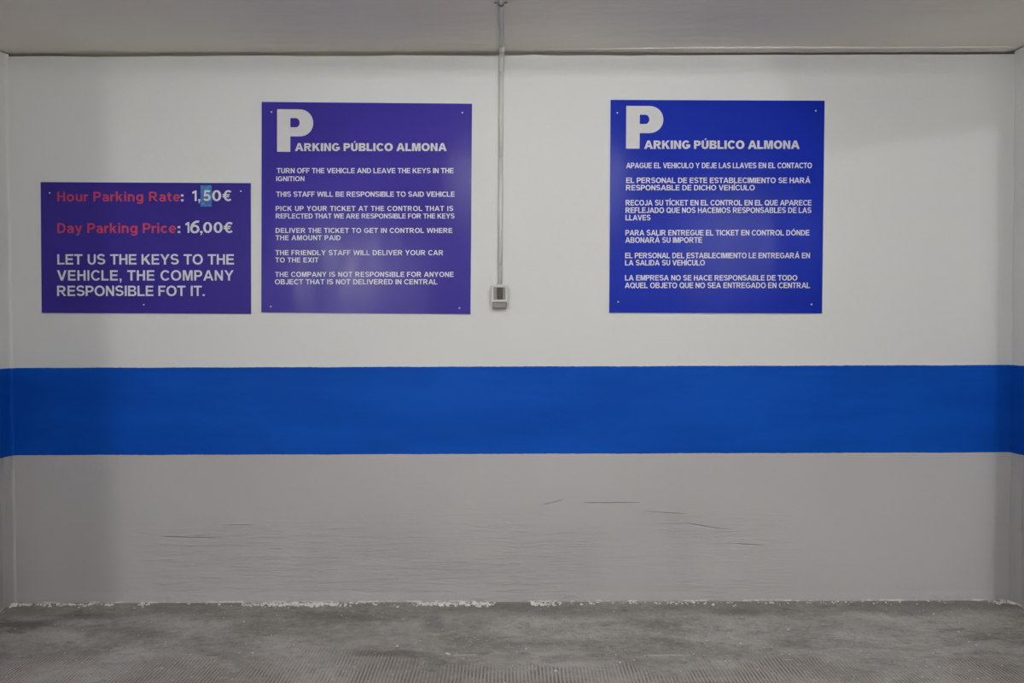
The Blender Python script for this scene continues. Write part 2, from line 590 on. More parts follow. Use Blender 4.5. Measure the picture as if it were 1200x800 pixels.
def glyph(ch, s, t):
    """returns (pieces, ink width); s = width of uprights, t = height of level strokes"""
    acc = {'\u00da': 'U', '\u00c1': 'A', '\u00cd': 'I', '\u00d3': 'O'}
    if ch in acc:
        pcs, w = glyph(acc[ch], s, t)
        m = w / 2
        return pcs + [[[(m - 0.07, 1.07), (m + 0.06, 1.07), (m + 0.20, 1.26), (m - 0.02, 1.26)]]], w
    k = s - 0.2
    if ch == 'I':
        return [[rect(0, 0, s, 1)]], s
    if ch == 'L':
        w = 0.70 + k * .6
        return [[[(0, 0), (w, 0), (w, t), (s, t), (s, 1), (0, 1)]]], w
    if ch == 'T':
        w = 0.81 + k * .5
        c = w / 2
        return [[[(c - s / 2, 0), (c + s / 2, 0), (c + s / 2, 1 - t), (w, 1 - t), (w, 1), (0, 1), (0, 1 - t), (c - s / 2, 1 - t)]]], w
    if ch == 'E':
        w = 0.75 + k * .6
        m = 0.515
        return [[[(0, 0), (w, 0), (w, t), (s, t), (s, m - t / 2), (w * .93, m - t / 2), (w * .93, m + t / 2), (s, m + t / 2), (s, 1 - t), (w * .98, 1 - t), (w * .98, 1), (0, 1)]]], w
    if ch == 'F':
        w = 0.69 + k * .6
        m = 0.49
        return [[[(0, 0), (s, 0), (s, m - t / 2), (w * .88, m - t / 2), (w * .88, m + t / 2), (s, m + t / 2), (s, 1 - t), (w, 1 - t), (w, 1), (0, 1)]]], w
    if ch == 'H':
        w = 0.80 + k * .9
        m = 0.52
        return [[[(0, 0), (s, 0), (s, m - t / 2), (w - s, m - t / 2), (w - s, 0), (w, 0), (w, 1), (w - s, 1), (w - s, m + t / 2), (s, m + t / 2), (s, 1), (0, 1)]]], w
    if ch == 'N':
        w = 0.80 + k * .9
        return [[[(0, 0), (s * .94, 0), (s * .94, .65), (w - s * .97, 0), (w, 0), (w, 1), (w - s * .94, 1), (w - s * .94, .35), (s * .97, 1), (0, 1)]]], w
    if ch == 'M':
        w = 0.97 + k * 1.4
        c = w / 2
        u = s * .93
        return [[[(0, 0), (u, 0), (u, .76), (c - s * .45, 0), (c + s * .45, 0), (w - u, .76), (w - u, 0), (w, 0), (w, 1), (w - s * 1.42, 1), (c, .33), (s * 1.42, 1), (0, 1)]]], w
    if ch == 'A':
        w = 1.0 + k
        c = w / 2
        h0, h1 = .22, .22 + t
        e = s * 1.08
        f = (c - s * .56)
        hx = lambda y: e + (c - e) * (y / .80)          # inner edge of the left leg
        return [[[(0, 0), (e, 0), (hx(h0), h0), (w - hx(h0), h0), (w - e, 0), (w, 0), (c + s * .56, 1), (f, 1)],
                 [(hx(h1), h1), (c, .80), (w - hx(h1), h1)]]], w
    if ch == 'V':
        w = 0.93 + k
        c = w / 2
        e = s * 1.1
        return [[[(0, 1), (e, 1), (c, .27), (w - e, 1), (w, 1), (c + s * .54, 0), (c - s * .54, 0)]]], w
    if ch == 'W':
        w = 1.3 + k
        e = s * 1.05
        return [[[(0, 1), (e, 1), (w * .27, .3), (w * .5 - s * .5, 1), (w * .5 + s * .5, 1), (w * .73, .3), (w - e, 1), (w, 1), (w * .77 + s * .4, 0), (w * .77 - s * .5, 0), (w * .5, .70), (w * .23 + s * .5, 0), (w * .23 - s * .4, 0)]]], w
    if ch == 'Y':
        w = 0.92 + k
        c = w / 2
        e = s * 1.15
        return [[[(0, 1), (e, 1), (c, .60), (w - e, 1), (w, 1), (c + s / 2, .42), (c + s / 2, 0), (c - s / 2, 0), (c - s / 2, .42)]]], w
    if ch == 'X':
        w = 0.92 + k
        c = w / 2
        e = s * 1.2
        return [[[(0, 0), (e, 0), (c, .345), (w - e, 0), (w, 0), (c + s * .62, .51), (w - .02, 1), (w - e - .02, 1), (c, .675), (e + .02, 1), (.02, 1), (c - s * .62, .51)]]], w
    if ch == 'K':
        w = 0.88 + k
        return [[rect(0, 0, s, 1)],
                [[(s * .8, .26), (s * .8, .52), (w - s * 1.25, 1), (w - .02, 1)]],
                [[(s + .10, .46), (s + .26, .66), (w, 0), (w - s * 1.25, 0)]]], w
    if ch == 'O' or ch == 'Q':
        w = 1.0 + k * .7
        p = [ring(w / 2, .5, w / 2, .515, s * 1.02, t * 1.05, .96)]
        if ch == 'Q':
            p.append([[(w * .52, .26), (w * .60, .36), (w * 1.0, .04), (w * .91, -.07)]])
        return p, w
    if ch == '0':
        w = 0.70 + k
        return [ring(w / 2, .5, w / 2, .51, s, t, .95)], w
    if ch == 'C':
        w = 0.94 + k * .6
        return [[band(arc((w + .03) / 2, .5, (w + .03 - s) / 2, .515 - t / 2, 38, 322, 26), s, t)]], w - .06
    if ch == '\u20ac':
        w = 0.86 + k * .6
        return [[band(arc((w + .12) / 2 + .04, .5, (w - s) / 2 - .01, .515 - t / 2, 48, 312, 24), s, t)],
                [[(0, .53), (.62, .53), (.66, .53 + t * .7), (.0, .53 + t * .7)]],
                [[(0, .35), (.57, .35), (.61, .35 + t * .7), (.0, .35 + t * .7)]]], w
    if ch == 'G':
        w = 0.97 + k * .6
        return [[band(arc(w / 2, .5, (w - s) / 2, .515 - t / 2, 40, 318, 26), s, t)],
                [[(w - s * .92, .13), (w, .17), (w, .53), (w * .52, .53), (w * .52, .53 - t), (w - s * .92, .53 - t)]]], w
    if ch == 'S':
        w = 0.82 + k * .6
        rx, r = (w - s) / 2, (1.03 - t) / 4
        c = w / 2
        p = arc(c, .515 + t / 2 + r * 2 - t / 2 - r + .0, rx * .96, r, 22, 270, 16)
        p = [(x, y) for x, y in p] + arc(c, .515 - r, rx, r, 90, -158, 16)[1:]
        return [[band(p, s, t)]], w
    if ch == '5':
        w = 0.72 + k * .6
        r = .325 - t / 2
        c = w * .47
        return [[band(arc(c, .325, w - c - s / 2, r, 140, -150, 18), s, t)],
                [[(.08, .40), (.15, 1), (.15 + .05 * 0, 1), (w * .93, 1), (w * .93, 1 - t), (.15 + s * .72, 1 - t), (.10 + s * .78, .44)]]], w
    if ch == '6':
        w = 0.74 + k * .6
        return [ring(w / 2, .33, w / 2, .34, s * .95, t * .95, .95),
                [band(arc(w * .86, .36, w * .86 - s / 2, .64 - t / 2, 182, 82, 14), s, t)]], w
    if ch == '1':
        w = s + .24
        return [[[(w - s, 0), (w, 0), (w, 1), (w - s * .8, 1), (0, .86), (0, .86 - t), (w - s, .92 - t)]]], w
    if ch == 'U':
        w = 0.79 + k * .9
        ry = .36
        return [[band([(s / 2, 1)] + arc(w / 2, ry, w / 2 - s / 2, ry + .015 - t / 2, 180, 360, 16) + [(w - s / 2, 1)], s, t)]], w
    if ch == 'J':
        w = 0.63 + k * .6
        ry = .30
        return [[band([(w - s / 2, 1)] + arc(w / 2, ry, w / 2 - s / 2, ry + .015 - t / 2, 0, -165, 14), s, t)]], w
    if ch == 'D':
        w = 0.84 + k * .8
        o = [(0, 0), (0, 1)] + arc(w - .50, .5, .50, .5, 90, -90, 16, .92)
        i = [(s, t), (s, 1 - t)] + arc(w - .50, .5, .50 - s, .5 - t, 90, -90, 14, .92)
        return [[o, i]], w
    if ch == 'B':
        w = 0.82 + k * .7
        m = .525
        o = [(0, 0), (0, 1)] + bowl(0, m - .01, 1, w * .95) + bowl(0, 0, m, w)[1:]
        h1 = [(s, m + t * .42), (s, 1 - t)] + bowl(s, m + t * .42, 1 - t, w * .95 - s * .95)
        h2 = [(s, t), (s, m - t * .5)] + bowl(s, t, m - t * .5, w - s * .98)
        return [[o, h1, h2]], w
    if ch in 'PR':
        w = (0.78 if ch == 'P' else 0.82) + k * .7
        y0 = .36 if ch == 'P' else .40
        o = [(0, 0), (0, 1)] + bowl(0, y0, 1, w) + [(s, y0), (s, 0)]
        h = [(s, y0 + t), (s, 1 - t)] + bowl(s, y0 + t, 1 - t, w - s)
        p = [[o, h]]
        if ch == 'R':
            w2 = w + .07
            p.append([[(w2 - s * 1.22, 0), (w2, 0), (w * .80, .30), (w * .66, .46), (s * .9, .46), (s * .9, .40), (w * .45, .40)]])
            w = w2
        return p, w
    if ch == '.':
        return [[rect(0, 0, s, s * .95)]], s
    if ch == ',':
        return [[[(0, s * .95), (s, s * .95), (s, 0), (s * .45, -.22), (s * .12, -.22), (s * .5, 0), (0, 0)]]], s
    if ch == ':':
        return [[rect(0, 0, s * 1.1, s * 1.1)], [rect(0, .72 - s * 1.1, s * 1.1, .72)]], s * 1.1
    X = .735                                             # lower-case height
    if ch == 'o':
        w = .76 + k
        return [ring(w / 2, X / 2, w / 2, X / 2 + .012, s, t)], w
    if ch == 'u':
        w = .68 + k
        return [[band([(s / 2, X)] + arc(w / 2, .29, w / 2 - s / 2, .30 - t / 2, 180, 360, 14), s, t)], [rect(w - s, 0, w, X)]], w
    if ch == 'n':
        w = .68 + k
        return [[rect(0, 0, s, X)], [band(arc(w / 2, X - .29, w / 2 - s / 2, .30 - t / 2, 180, 0, 14) + [(w - s / 2, 0)], s, t)]], w
    if ch == 'r':
        w = .43 + k
        return [[rect(0, 0, s, X)], [band(arc(w + .02, X - .33, w + .02 - s / 2, .335 - t / 2, 165, 88, 8), s, t)]], w
    if ch == 'i':
        return [[rect(0, 0, s, X)], [rect(0, .84, s, 1.02)]], s
    if ch == 'k':
        w = .70 + k
        return [[rect(0, 0, s, 1.03)], [[(s * .8, .20), (s * .8, .42), (w - s * 1.3, X), (w - .01, X)]], [[(s + .08, .36), (s + .22, .50), (w, 0), (w - s * 1.25, 0)]]], w
    if ch == 'c':
        w = .67 + k
        return [[band(arc((w + .06) / 2, X / 2, (w + .06 - s) / 2, X / 2 + .012 - t / 2, 42, 318, 20), s, t)]], w
    if ch == 'e':
        w = .73 + k
        return [[band(arc(w / 2, X / 2, (w - s) / 2, X / 2 + .012 - t / 2, -4, 318, 24), s, t)], [rect(s * .7, X / 2 - t * .42, w - s * .3, X / 2 + t * .36)]], w
    if ch == 'a':
        w = .66 + k
        return [[band(arc(w / 2 - .02, X - .27, w / 2 - s / 2 + .02, .28 - t / 2, 152, 0, 12) + [(w - s / 2, 0)], s, t)],
                ring(w / 2 - .02, .225, w / 2 - .02, .237, s * .95, t * .78)], w
    if ch == 'g':
        w = .74 + k
        return [ring((w - .02) / 2, X / 2 + .01, (w - .02) / 2, X / 2, s, t), [band([(w - s / 2, X)] + arc(w / 2 - .01, -.02, w / 2 - s / 2 + .01, .25 - t / 2, 0, -145, 12), s, t)]], w
    if ch == 't':
        w = .46 + k
        return [[band([(s / 2 + .09, .92)] + arc(w + .03, .22, w + .03 - s / 2 - .09, .23 - t / 2, 180, 262, 8), s, t)], [rect(0, X - t, w, X)]], w
    if ch == 'y':
        w = .72 + k
        c = w / 2
        return [[[(0, X), (s * 1.1, X), (c + .01, .26), (w - s * 1.1, X), (w, X), (c + .10, -.08), (c - .06, -.25), (c - .24, -.25), (c - .24, -.25 + t), (c - .10, -.25 + t), (c - .04, .02)]]], w
    raise ValueError(ch)


SPACE, BEAR = 0.40, 0.155
TIGHT = {'A': .06, 'V': .05, 'Y': .05, 'T': .06, 'W': .05, 'X': .05, 'L': .03, 'F': .03, 'P': .03, 'K': .03, 'O': .02, 'C': .02, 'G': .02, 'Q': .02, 'S': .02, 'J': .02,
         'y': .04, 'r': .03, 't': .03}


def set_line(text, s, t, bear=BEAR):
    """pieces of a whole line with their natural positions: [(x, glyph pieces, gap index)], width, gaps"""
    x, out, gaps = 0.0, [], 0
    prev = None
    for ch in text:
        if ch == ' ':
            x += SPACE
            prev = ' '
            gaps += 1
            continue
        pcs, w = glyph(ch, s, t)
        if out:
            x += bear - TIGHT.get(ch, 0) * .8 - TIGHT.get(prev, 0) * .8
            gaps += 1
        out.append((x, pcs, gaps))
        x += w
        prev = ch
    return out, x, gaps


def letters_mesh(name, text, x0, x1, zb, cap, slope, y_face, thick, s, t):
    """one mesh for a line of lettering standing thick proud of the face, its ink running from x0 to x1"""
    items, nat, gaps = set_line(text, s, t)
    want = (x1 - x0) / cap
    sx, track = 1.0, 0.0
    if gaps:
        track = (want - nat) / gaps
        lo, hi = -0.03, (0.10 if s > 0.2 else 0.025)
        c = min(hi, max(lo, track))
        sx = (want - c * gaps) / nat
        track = c
    else:
        sx = want / nat
    verts, faces = [], []
    for gx, pcs, gi in items:
        for k, loops in enumerate(pcs):
            loops3 = [[Vector((q[0], q[1], 0)) for q in lp] for lp in loops]
            tris = tessellate_polygon(loops3)
            flat = [q for lp in loops for q in lp]
            b = len(verts)
            n = len(flat)
            dep = thick + k * 0.00004
            for layer in (0.0, dep):
                for q in flat:
                    X_ = x0 + ((gx + q[0]) * sx + gi * track) * cap
                    verts.append((X_, y_face - layer, zb + q[1] * cap + (X_ - x0) * slope))
            for tr in tris:
                a_, b_, c_ = tr
                pa, pb, pc = flat[a_], flat[b_], flat[c_]
                ar = (pb[0] - pa[0]) * (pc[1] - pa[1]) - (pb[1] - pa[1]) * (pc[0] - pa[0])
                if abs(ar) < 1e-9:
                    continue
                if ar < 0:
                    b_, c_ = c_, b_
                faces.append((b + n + a_, b + n + b_, b + n + c_))
            st = 0
            for li, lp in enumerate(loops):
                m = len(lp)
                area = sum(lp[i][0] * lp[(i + 1) % m][1] - lp[(i + 1) % m][0] * lp[i][1] for i in range(m))
                ccw = (area > 0) == (li == 0)
                for i in range(m):
                    i0, i1 = b + st + i, b + st + (i + 1) % m
                    faces.append((i0, i1, i1 + n, i0 + n) if ccw else (i1, i0, i0 + n, i1 + n))
                st += m
    me = bpy.data.meshes.new(name)
    me.from_pydata(verts, [], faces)
    me.update()
    return me


LETTER_T = 0.0006


def loops_mesh(name, loops, y_face, thick):
    bm = bmesh.new()
    flat = [q for lp in loops for q in lp]
    lo = [bm.verts.new((x, y_face, z)) for x, z in flat]
    hi = [bm.verts.new((x, y_face - thick, z)) for x, z in flat]
    for tr in tessellate_polygon([[Vector((q[0], q[1], 0)) for q in lp] for lp in loops]):
        bm.faces.new([hi[i] for i in tr])
    st = 0
    for lp in loops:
        m = len(lp)
        for i in range(m):
            p, q = st + i, st + (i + 1) % m
            bm.faces.new((lo[p], lo[q], hi[q], hi[p]))
        st += m
    bmesh.ops.recalc_face_normals(bm, faces=bm.faces)
    me = bpy.data.meshes.new(name)
    bm.to_mesh(me)
    bm.free()
    return me


class Sign:
    """a flat board screwed to the sign wall, placed by its four corners on the wall"""
    TH = 0.005

    def __init__(self, name, corners, face_mat, label, cat, off=0.002):
        tl, tr, br, bl = [on_wall(*c) for c in corners]
        c = (tl + tr + br + bl) / 4
        ex = ((tr - tl) + (br - bl))
        ez = ((tl - bl) + (tr - br))
        a = 0.5 * (math.atan2(ex.z, ex.x) + math.atan2(-ez.x, ez.z))
        self.w = ex.length / 2
        self.h = ez.length / 2
        self.a = a
        base = c - Vector((-math.sin(a), 0, math.cos(a))) * self.h / 2
        self.root = empty(name, (base.x, -off, base.z), label, cat, rot=(0, -a, 0))
        self.inv = Matrix.Rotation(-a, 2)
        self.base = base
        w, h = self.w / 2, self.h
        self.board = build('board', B(-w, w, -self.TH, 0, 0, h, bevel=0.0008, seg=1), M['board'], self.root)
        self.board['label'] = 'white edged backing board'
        self.face_y = -self.TH - 0.0006
        e = 0.0024
        face = build('face_sheet', B(-w + e, w - e * 0.4, self.face_y, -self.TH + 0.0002, e * 0.4, h - e, bevel=0.0002, seg=1), face_mat, self.root)
        self.face = face

    def loc(self, px, py):
        p = on_wall(px, py)
        v = self.inv @ Vector((p.x - self.base.x, p.z - self.base.z))
        return v

    def line(self, s, x0, x1, ytop, ybase, mat, weight, name='lettering', label=None, parent=None, lift=0.0, t=LETTER_T):
        a = self.loc(x0, ybase)
        b = self.loc(x1, ybase)
        c = self.loc(x0, ytop)
        slope = (b.y - a.y) / (b.x - a.x)
        me = letters_mesh(name, s, a.x, b.x, a.y, c.y - a.y, slope, self.face_y - lift, t, *weight)
        o = link(name, me, mat, parent or self.root)
        if label:
            o['label'] = label
        return o

    def screw(self, px, py, r=0.0034):
        p = self.loc(px, py)
        bm = bmesh.new()
        sweep(bm, [(p.x, self.face_y + 0.002, p.y), (p.x, self.face_y - 0.0004, p.y), (p.x, self.face_y - 0.0016, p.y), (p.x, self.face_y - 0.0021, p.y)],
              [r, r, r * 0.75, r * 0.3], 12)
        o = build('screw', bm, M['screw'], self.root, smooth=True)
        return o

    def capital_p(self, x0, x1, ytop, ybase):
        """heavy capital P: straight stem, round bowl with a small counter"""
        a = self.loc(x0, ybase)
        w = self.loc(x1, ybase).x - a.x
        h = self.loc(x0, ytop).y - a.y
        out = [(0, 0), (0, 1)]
        cx, cy, rx, ry = 0.60, 0.682, 0.40, 0.318
        out += [(cx + rx * math.sin(t) ** 0.9, cy + ry * math.cos(t)) for t in [math.pi * k / 24 for k in range(1, 24)]]
        out[2:2] = [(0.60, 1.0)]
        out += [(0.60, 0.364), (0.365, 0.364), (0.365, 0)]
        inn = [(0.365, 0.795), (0.52, 0.795)]
        inn += [(0.52 + 0.105 * math.sin(t), 0.686 + 0.109 * math.cos(t)) for t in [math.pi * k / 10 for k in range(1, 10)]]
        inn += [(0.52, 0.577), (0.365, 0.577)]
        me = loops_mesh('capital_letter', [[(a.x + u * w, a.y + v * h) for u, v in lp] for lp in (out, inn)], self.face_y, LETTER_T)
        o = link('capital_letter', me, M['silver'], self.root)
        o['label'] = 'large pale grey capital P'
        return o


BOLD, HEAVY, SEMI = (0.205, 0.165), (0.285, 0.215), (0.19, 0.165)

# price board, left
s = Sign('price_sign', ((49.5, 214.3), (295, 212.8), (295, 366.8), (48, 368)), M['purple'],
         'small violet parking price sign with red hour and day rates, leftmost on the wall', 'sign')
s.line('Hour Parking Rate', 68.5, 212.0, 225.0, 236.2, M['red'], SEMI, label='dull red lettering of the hour rate')
s.line(':', 213.0, 216.0, 225.0, 236.2, M['white'], SEMI)
s.line('1', 226.3, 231.3, 223.5, 235.8, M['white'], SEMI)
s.line(',', 233.2, 235.6, 223.5, 235.8, M['white'], SEMI)
p0, p1 = s.loc(236.0, 242.2), s.loc(248.8, 217.4)
stk = build('sticker', B(p0.x, p1.x, s.face_y - 0.0006, s.face_y + 0.0001, p0.y, p1.y, bevel=0.0002, seg=1), M['sticker'], s.root)
stk['label'] = 'small blue sticker under the digit five'
o = s.line('5', 239.0, 247.6, 223.3, 235.8, M['white'], SEMI, parent=stk, lift=0.0006, name='digit')
s.line('0', 249.4, 260.0, 223.3, 235.8, M['white'], SEMI)
s.line('\u20ac', 261.6, 272.6, 223.3, 235.8, M['white'], SEMI)
s.line('Day Parking Price', 68.5, 207.3, 261.6, 273.2, M['red'], SEMI, label='dull red lettering of the day price')
s.line(':', 209.2, 212.2, 262.0, 273.2, M['white'], SEMI)
s.line('1', 218.2, 222.8, 260.5, 273.0, M['white'], SEMI)
s.line('6', 223.8, 234.6, 258.6, 273.4, M['white'], SEMI, name='digit', label='larger repainted digit six', t=0.0012)
s.line(',', 235.4, 238.2, 260.5, 273.0, M['white'], SEMI)
s.line('0', 239.0, 249.4, 260.5, 273.0, M['white'], SEMI)
s.line('0', 251.2, 261.6, 260.5, 273.0, M['white'], SEMI)
s.line('\u20ac', 262.8, 274.0, 260.5, 273.0, M['white'], SEMI)
s.line('LET US THE KEYS TO THE', 68.5, 275.0, 298.0, 310.0, M['white'], SEMI)
s.line('VEHICLE, THE COMPANY', 68.3, 274.6, 316.7, 328.7, M['white'], SEMI)
s.line('RESPONSIBLE FOT IT.', 68.3, 240.7, 334.8, 346.8, M['white'], SEMI)
for q in ((59.5, 226.3), (283, 224.3), (169.5, 357)):
    s.screw(*q)

# English rules, middle
s = Sign('rules_sign', ((307.8, 120.3), (554, 120.3), (551.3, 367.9), (305.1, 366.7)), M['violet'],
         'square violet sign with parking rules in English, left of the conduit', 'sign')
s.capital_p(325.4, 367.5, 128.5, 178.2)
s.line('ARKING P\u00daBLICO ALMONA', 346.3, 523.6, 168.2, 177.4, M['silver'], HEAVY, name='heading')
for t, x0, x1, y0, y1 in (
        ('TURN OFF THE VEHICLE AND LEAVE THE KEYS IN THE', 324.9, 531.7, 197.3, 203.3),
        ('IGNITION', 324.4, 357.3, 206.9, 212.6),
        ('THIS STAFF WILL BE RESPONSIBLE TO SAID VEHICLE', 324.3, 533.0, 224.8, 230.8),
        ('PICK UP YOUR TICKET AT THE CONTROL THAT IS', 323.8, 531.3, 241.6, 247.4),
        ('REFLECTED THAT WE ARE RESPONSIBLE FOR THE KEYS', 323.8, 532.8, 250.4, 256.2),
        ('DELIVER THE TICKET TO GET IN CONTROL WHERE', 323.7, 530.2, 267.3, 273.1),
        ('THE AMOUNT PAID', 323.6, 399.6, 275.8, 281.6),
        ('THE FRIENDLY STAFF WILL DELIVER YOUR CAR', 323.4, 519.6, 293.2, 299.1),
        ('TO THE EXIT', 323.3, 373.8, 301.8, 307.6),
        ('THE COMPANY IS NOT RESPONSIBLE FOR ANYONE', 323.0, 531.7, 318.6, 324.4),
        ('OBJECT THAT IS NOT DELIVERED IN CENTRAL', 322.8, 512.8, 327.2, 333.2)):
    s.line(t, x0, x1, y0, y1, M['white'], BOLD)
for q in ((542, 132.5), (318.7, 131.8), (318, 359), (538.5, 361)):
    s.screw(*q)

# Spanish rules, right
s = Sign('rules_sign', ((714.6, 117.0), (965.4, 118.0), (962.8, 367.6), (712.8, 366.4)), M['blue'],
         'square royal blue sign with parking rules in Spanish, right of the conduit', 'sign', off=0.004)
s.capital_p(733.2, 776.5, 124.8, 174.7)
s.line('ARKING P\u00daBLICO ALMONA', 754.4, 936.0, 165.3, 175.0, M['silver'], HEAVY, name='heading')
for t, x0, x1, y0, y1 in (
        ('APAGUE EL VEHICULO Y DEJE LAS LLAVES EN EL CONTACTO', 733.4, 950.4, 191.2, 197.6),
        ('EL PERSONAL DE ESTE ESTABLECIMIENTO SE HAR\u00c1', 733.4, 948.6, 208.6, 214.9),
        ('RESPONSABLE DE DICHO VEH\u00cdCULO', 733.2, 883.6, 217.2, 223.4),
        ('RECOJA SU T\u00cdCKET EN EL CONTROL EN EL QUE APARECE', 732.8, 949.8, 234.7, 241.1),
        ('REFLEJADO QUE NOS HACEMOS RESPONSABLES DE LAS', 732.7, 949.7, 243.4, 249.8),
        ('LLAVES', 732.6, 761.8, 252.1, 258.4),
        ('PARA SALIR ENTREGUE EL TICKET EN CONTROL D\u00d3NDE', 732.5, 947.4, 269.7, 276.1),
        ('ABONAR\u00c1 SU IMPORTE', 732.3, 822.0, 278.2, 284.6),
        ('EL PERSONAL DEL ESTABLECIMIENTO LE ENTREGAR\u00c1 EN', 732.2, 948.0, 296.3, 302.7),
        ('LA SALIDA SU VEH\u00cdCULO', 732.1, 825.3, 304.8, 311.1),
        ('LA EMPRESA NO SE HACE RESPONSABLE DE TODO', 732.0, 933.3, 322.4, 328.7),
        ('AQUEL OBJETO QUE NO SEA ENTREGADO EN CENTRAL', 731.8, 948.3, 331.1, 337.6)):
    s.line(t, x0, x1, y0, y1, M['white'], BOLD)
for q in ((723, 132.8), (955, 130.5), (724, 353.6), (950, 356.6)):
    s.screw(*q)


# ------------------------------------------------------------------ conduit and switch
def conduit():
    r = 0.0098
    top = on_wall(587.6, 75)
    bot = on_wall(585.9, 336)
    root = empty('conduit', (bot.x, 0, bot.z), 'thin pale grey electrical conduit running down the wall from the ceiling', 'conduit')
    L = lambda p: Vector((p[0] - bot.x, p[1], p[2] - bot.z))
    yw = -r - 0.004

    def wp(py):
        k = (py - 75.0) / (336.0 - 75.0)
        px = 587.6 + (585.9 - 587.6) * k
        p = on_wall(px, py)
        return L((p.x, yw, p.z))

    sections = ((84, 185.5), (185.5, 311), (311, 336.5))
    for i, (a, b) in enumerate(sections):
        k = 0.9 if i == 2 else 1.0
        build('pipe', sweep(bmesh.new(), [wp(a), wp(b)], r * k, 18), M['collar'] if i == 2 else M['pipe'], root, smooth=True)
    # couplings between the sections
    for yc, hh, kk in ((185.5, 2.4, 1.25), (309.5, 3.0, 1.35)):
        pts = [wp(yc - hh), wp(yc - hh), wp(yc + hh), wp(yc + hh)]
        build('coupling', sweep(bmesh.new(), pts, [r * 1.02, r * kk, r * kk, r * 1.02], 18), M['cover'], root, smooth=False)
        a_, b_ = wp(yc + hh), wp(yc + hh + 1.3)
        build('gasket', sweep(bmesh.new(), [a_, a_, b_, b_], [r, r * 1.2, r * 1.2, r], 18), M['box'], root)
    # elbow from the wall up and out along the ceiling
    e0 = wp(86)
    zc = H - bot.z - r - 0.006
    cx = e0.x + 0.002
    pts = [e0, e0 + Vector((0, 0, 0.002))]
    rad = 0.03
    top_pt = Vector((cx, yw, zc - rad))
    pts.append(top_pt)
    for k in range(1, 9):
        t = R(90) * k / 8
        pts.append(Vector((cx + 0.001 * k / 8, yw - rad * (1 - math.cos(t)), zc - rad + rad * math.sin(t))))
    pts.append(Vector((cx + 0.002, yw - 0.10, zc)))
    rs = [r * 1.12] * len(pts)
    build('elbow', sweep(bmesh.new(), pts, rs, 18), M['cover'], root, smooth=True)
    ring = wp(86.5)
    build('coupling', sweep(bmesh.new(), [ring + Vector((0, 0, 0.006)), ring + Vector((0, 0, 0.006)), ring - Vector((0, 0, 0.004)), ring - Vector((0, 0, 0.004))],
                            [r, r * 1.28, r * 1.28, r], 18), M['collar'], root)
    # run along the ceiling out of the picture
    c0 = Vector((cx + 0.002, yw - 0.10, zc))
    c1 = Vector((cx + 0.012, -2.1, zc))
    build('pipe', sweep(bmesh.new(), [c0, c1], r, 18), M['pipe'], root, smooth=True)
    d = (c1 - c0).normalized()
    build('coupling', sweep(bmesh.new(), [c0 + d * 0.0, c0 + d * 0.0, c0 + d * 0.03, c0 + d * 0.03], [r, r * 1.3, r * 1.3, r], 18), M['collar'], root)
    # saddle clamp on the ceiling run and on the wall run
    def clamp(p, horizontal):
        bm = bmesh.new()
        n = 12
        wd = 0.011
        ro = r + 0.0022
        prev = None
        outl = []
        for k in range(n + 1):
            t = math.pi * k / n
            outl.append((math.cos(t) * ro, math.sin(t) * ro))
        prof = [(ro + 0.012, -0.001), (ro, -0.001)] + outl + [(-ro, -0.001), (-ro - 0.012, -0.001)]
        rows = []
        for sgn in (-1, 1):
            row = []
            for (u, v) in prof:
                if horizontal:
                    row.append(bm.verts.new(p + Vector((u, sgn * wd / 2, -v))))
                else:
                    row.append(bm.verts.new(p + Vector((u, -v, sgn * wd / 2))))
            rows.append(row)
        for k in range(len(prof) - 1):
            bm.faces.new((rows[0][k], rows[0][k + 1], rows[1][k + 1], rows[1][k]))
        r_ = bmesh.ops.solidify(bm, geom=bm.faces[:], thickness=0.0012)
        return build('clamp', bm, M['steel'], root)
    d0 = on_wall(590, 3)
    o_, dd = ray(590.5, 3.5)
    k = (H - r - 0.006 - o_.z) / dd.z
    hit = o_ + dd * k
    f = (hit.y - yw + 0.10) / (-2.1 - yw + 0.10)
    pc = c0 + (c1 - c0) * f
    clamp(pc, True)
    return root


conduit()


